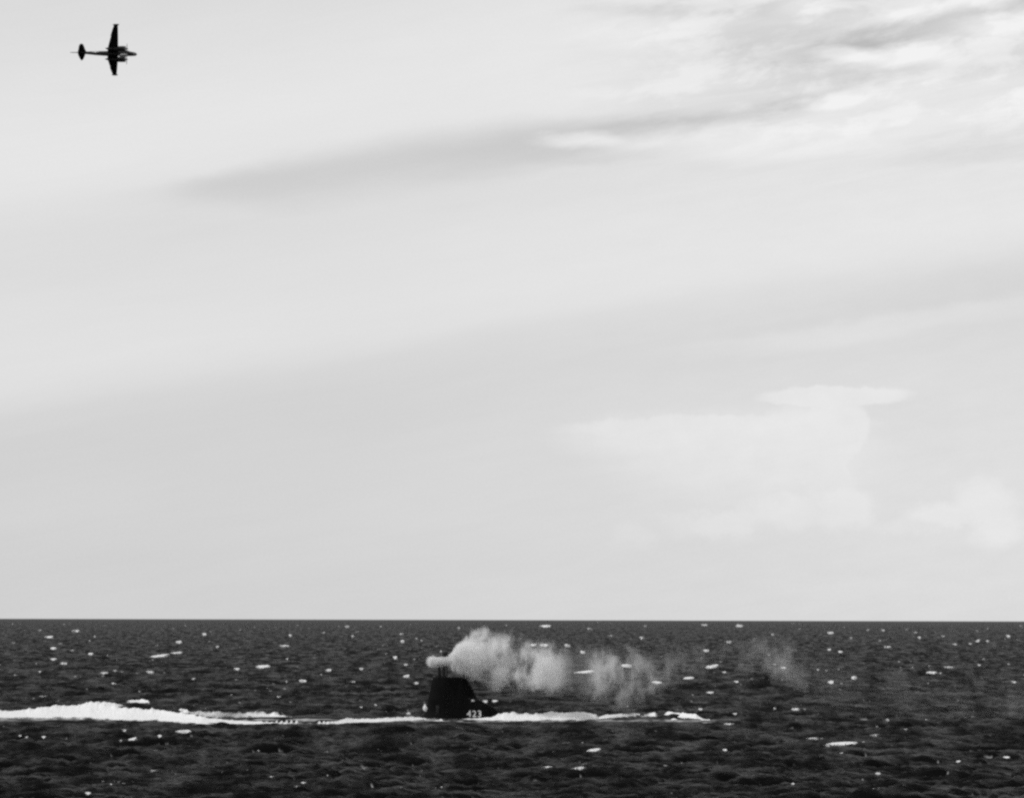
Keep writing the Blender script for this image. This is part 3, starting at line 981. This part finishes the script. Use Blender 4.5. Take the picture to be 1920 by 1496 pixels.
loft(bm, [ring_x(7.4, .1, .1, .85), ring_x(6.9, .55, .45, .95), ring_x(5.9, .68, .62, 1.05), ring_x(4.6, .6, .45, 1.05), ring_x(3.6, .2, .2, 1.0)])
obj('cockpit_canopy', bm, M_GLASS, fus)
bm = bmesh.new()
loft(bm, [ring_x(6.6, .2, .15, -.95), ring_x(6.2, .6, .4, -.95), ring_x(5.0, .85, .6, -1.05), ring_x(3.6, .8, .55, -1.05), ring_x(2.4, .4, .3, -1.0), ring_x(1.8, .1, .08, -1.0)])
obj('belly_radome', bm, M_PALE, fus)  # radome's pale colour stands in for sunlight on the forward fuselage


def foil(chord, thick, n=9):
    """closed airfoil: list of (x from mid chord, z)"""
    up, lo = [], []
    for i in range(n + 1):
        t = 0.5 - 0.5 * math.cos(math.pi * i / n)
        y = 5 * thick * (0.2969 * math.sqrt(t) - 0.126 * t - 0.3516 * t * t + 0.2843 * t ** 3 - 0.1015 * t ** 4)
        up.append((chord * (0.5 - t), y * chord + 0.01)); lo.append((chord * (0.5 - t), -y * chord * 0.7 - 0.01))
    return up + lo[::-1]


DIH = math.radians(8)
for side in (1, -1):
    bm = bmesh.new()
    st = [(0.3, 4.6, 0.0, .15, 0), (2.9, 4.5, 0, .15, 0), (4.6, 4.2, .12, .14, 0), (9.5, 3.1, .58, .13, 0), (14.2, 2.0, 1.0, .12, 0), (15.4, 1.7, 1.08, .10, 0)]
    rings = []
    for y, c, xo, th, _ in st:
        z = max(0, y - 2.9) * math.tan(DIH * 1.25) - 0.1
        rings.append([Vector((a + xo, side * y, z + b)) for a, b in foil(c, th)])
    loft(bm, rings)
    wing = obj('wing', bm, M_BLUE, air)
    zt = (15.5 - 2.9) * math.tan(DIH * 1.25) - 0.1
    bm = bmesh.new()
    n_ = 14
    loft(bm, [ring_x(1.08 + dx_, r_, r_, zt, n_, side * 15.55) for dx_, r_ in ((1.45, .05), (1.2, .22), (.6, .33), (-.3, .33), (-1.0, .22), (-1.4, .04))])
    obj('tip_pod', bm, M_BLUE, wing)
    # aileron and flap panels slightly proud below
    bm = bmesh.new()
    z1_, z2_ = (9.8 - 2.9) * math.tan(DIH * 1.25) - .1, (14.0 - 2.9) * math.tan(DIH * 1.25) - .1
    loft(bm, [[Vector((.59 - 1.72 + d_, side * 9.8, z1_ + e_)) for d_, e_ in ((0, 0.03), (.75, .10), (.75, -.10), (0, -.04))],
              [Vector((.99 - 1.12 + d_, side * 14.0, z2_ + e_)) for d_, e_ in ((0, .025), (.5, .07), (.5, -.07), (0, -.03))]])
    obj('aileron', bm, M_BLUE, wing)
    # engine nacelle
    yc = side * 3.3
    bm = bmesh.new()
    loft(bm, [ring_x(5.5, .85, .85, -.3, 18, yc), ring_x(5.4, 1.02, 1.02, -.3, 18, yc), ring_x(4.6, 1.16, 1.16, -.3, 18, yc), ring_x(3.2, 1.16, 1.18, -.32, 18, yc), ring_x(1.4, 1.0, 1.05, -.38, 18, yc),
              ring_x(-1.2, .65, .75, -.3, 18, yc), ring_x(-2.6, .3, .4, -.2, 18, yc), ring_x(-3.3, .08, .1, -.1, 18, yc)])
    nac = obj('engine_nacelle', bm, M_BLUE, air)
    bm = bmesh.new()
    loft(bm, [ring_x(5.56, .78, .78, -.3, 18, yc), ring_x(5.54, 1.05, 1.05, -.3, 18, yc), ring_x(5.0, 1.18, 1.18, -.3, 18, yc), ring_x(4.75, 1.17, 1.17, -.3, 18, yc)])
    obj('cowl_ring', bm, M_COWL, nac)
    bm = bmesh.new()
    loft(bm, [ring_x(6.5, .04, .04, -.3, 12, yc), ring_x(6.3, .24, .24, -.3, 12, yc), ring_x(5.95, .32, .32, -.3, 12, yc), ring_x(5.55, .33, .33, -.3, 12, yc)])
    obj('propeller_hub', bm, M_COWL, nac)
    for k in range(4):
        th = math.pi / 4 + k * math.pi / 2 + 0.3 * side
        d = Vector((0, math.cos(th), math.sin(th))); tdir = Vector((0.55, -math.sin(th) * .83, math.cos(th) * .83))
        bm = bmesh.new()
        rg = []
        for rad_, cw in ((.2, .1), (.6, .17), (1.3, .2), (1.9, .17), (2.25, .06)):
            p = Vector((6.0, yc, -.3)) + d * rad_
            nn = d.cross(tdir).normalized()
            rg.append([p + tdir * cw + nn * .02, p - tdir * cw + nn * .02, p - tdir * cw - nn * .02, p + tdir * cw - nn * .02])
        loft(bm, rg)
        obj('propeller_blade', bm, M_BLUE, nac)
    # tailplane
    bm = bmesh.new()
    rings = []
    for y, c, xo, th in ((.2, 3.3, -13.3, .1), (1.6, 3.0, -13.25, .1), (3.2, 2.1, -13.2, .1), (4.5, 1.2, -13.15, .09), (5.1, .4, -13.15, .08)):
        rings.append([Vector((a + xo, side * y, .55 + b + y * .04)) for a, b in foil(c, th, 6)])
    loft(bm, rings)
    obj('tailplane', bm, M_BLUE, air)
bm = bmesh.new()
rings = []
for z, c, xo, th in ((.4, 4.6, -12.6, .1), (1.2, 3.4, -13.0, .1), (3.2, 2.5, -13.3, .1), (4.6, 1.9, -13.4, .1), (5.3, 1.2, -13.4, .09), (5.7, .5, -13.4, .08)):
    rings.append([Vector((a + xo, b, z)) for a, b in foil(c, th, 6)])
loft(bm, rings)
obj('tail_fin', bm, M_BLUE, air)
# white national marking on the fuselage side: a star between two bars
for sgn in (-1, 1):
    bm = bmesh.new()
    cx_, cz_ = -7.4, .15
    yy = lambda x_: sgn * (np.interp(x_, [-10, -6.5, -2.5], [.62, .85, 1.0]) + .02)
    star = [bm.verts.new((cx_ + (.62 if k % 2 == 0 else .25) * math.sin(k * math.pi / 5), yy(cx_), cz_ + (.62 if k % 2 == 0 else .25) * math.cos(k * math.pi / 5))) for k in range(10)]
    bm.faces.new(star)
    for s2 in (-1, 1):
        xa, xb = cx_ + s2 * .55, cx_ + s2 * 1.35
        bm.faces.new([bm.verts.new((x_, yy(x_), z_)) for x_, z_ in ((xa, cz_ - .05), (xb, cz_ - .05), (xb, cz_ + .22), (xa, cz_ + .22))])
    g = bmesh.ops.extrude_face_region(bm, geom=list(bm.faces))
    for v in [e for e in g['geom'] if isinstance(e, bmesh.types.BMVert)]:
        v.co.y += sgn * .015
    obj('insignia', bm, M_WHITE, fus, smooth=False)

# ------------------------------------------------------------------ exhaust smoke blown forward along the boat
def make_smoke():
    m, t, out = mat_new('exhaust_smoke_volume')
    g = t.nodes.new('ShaderNodeNewGeometry')
    x, y, z = e_xyz(g.outputs['Position'])
    px = x * (1.0 / SX) + 960.0
    wv = e_noise(e_vec(x, y, z * 0.7), 0.22, 3.0, 0.6)
    wv2 = e_noise(e_vec(x + 31.0, y, z * 0.7), 0.22, 3.0, 0.6)
    grow = e_step(px, 815.0, 930.0)
    xs = px + (wv - 0.5) * 40.0 * grow
    zs = z + (wv2 - 0.5) * 4.0 * grow
    cz = e_curve(xs, [(790, 9.25), (830, 9.15), (860, 9.7), (900, 9.9), (960, 9.5), (1010, 8.6), (1060, 7.9), (1130, 7.0), (1200, 6.9), (1260, 8.2), (1340, 9.4), (1440, 9.9), (1520, 7.5), (1600, 5), (2000, 3)], 790, 2000, 0, 14)
    R = e_curve(xs, [(790, .3), (802, .7), (811, 1.12), (821, 1.0), (834, .92), (850, 1.9), (870, 3.0), (900, 4.3), (950, 4.9), (1010, 5.0), (1060, 4.4), (1090, 5.2), (1130, 5.4), (1200, 4.8), (1260, 4.0), (1340, 3.4), (1440, 3.8), (1520, 4.5), (1600, 5.5), (2000, 6)], 790, 2000, 0, 6)
    den = e_curve(xs, [(790, 0), (800, .0), (806, 2.0), (830, 2.6), (855, 1.4), (890, .62), (950, .38), (1020, .27), (1045, .16), (1072, .03), (1098, .03), (1115, .10), (1140, .13), (1180, .09), (1230, .07), (1280, .035), (1340, .015), (1400, .03), (1445, .06), (1500, .03), (1560, .008), (1700, .006), (1850, .012), (2000, 0)], 790, 2000, 0, 4)
    q1 = (zs - cz) / R
    q2 = (y - (SUB_Y - 0.75)) / (R * 0.9)
    rr = E.m('SQRT', q1 * q1 + q2 * q2)
    nb = e_noise(e_vec(x, y, z * 0.85), 0.36, 4.0, 0.6)
    rr = rr + (nb - 0.5) * 1.5 * e_step(px, 812.0, 880.0)
    nh = e_noise(e_vec(x, y, z), 1.3, 3.0, 0.6)
    rr = rr + (nh - 0.5) * 0.7
    body = 1.0 - e_step(rr, 0.45, 1.0)
    n = e_noise(e_vec(x * 1.0, y, z * 0.55), 0.48, 5.0, 0.66, 0.5)
    th = e_step(px, 815.0, 930.0)
    big = e_noise(e_vec(x, y, z * 0.6), 0.16, 2.0, 0.5, 0.3)
    lump = e_step(n * 0.6 + big * 0.4, th * 0.46, th * 0.17 + 0.38)
    d = body * lump * den * 1.6
    vol = t.nodes.new('ShaderNodeVolumePrincipled')
    vol.inputs['Color'].default_value = (0.84, 0.84, 0.84, 1)
    vol.inputs['Anisotropy'].default_value = 0.15
    t.links.new(d.s, vol.inputs['Density'])
    t.links.new(vol.outputs[0], out.inputs['Volume'])
    m.cycles.volume_step_rate = 0.05
    return m


bm = bmesh.new()
x0_, x1_ = (795 - 960) * SX, (1990 - 960) * SX
box(bm, (x0_, SUB_Y - 6.5, 0.5), (x1_, SUB_Y + 7, 16.5))
smoke = obj('exhaust_smoke', bm, make_smoke(), smooth=False)
tag(smoke, kind='stuff', label='pale grey exhaust smoke drifting to the right from the submarine masts')
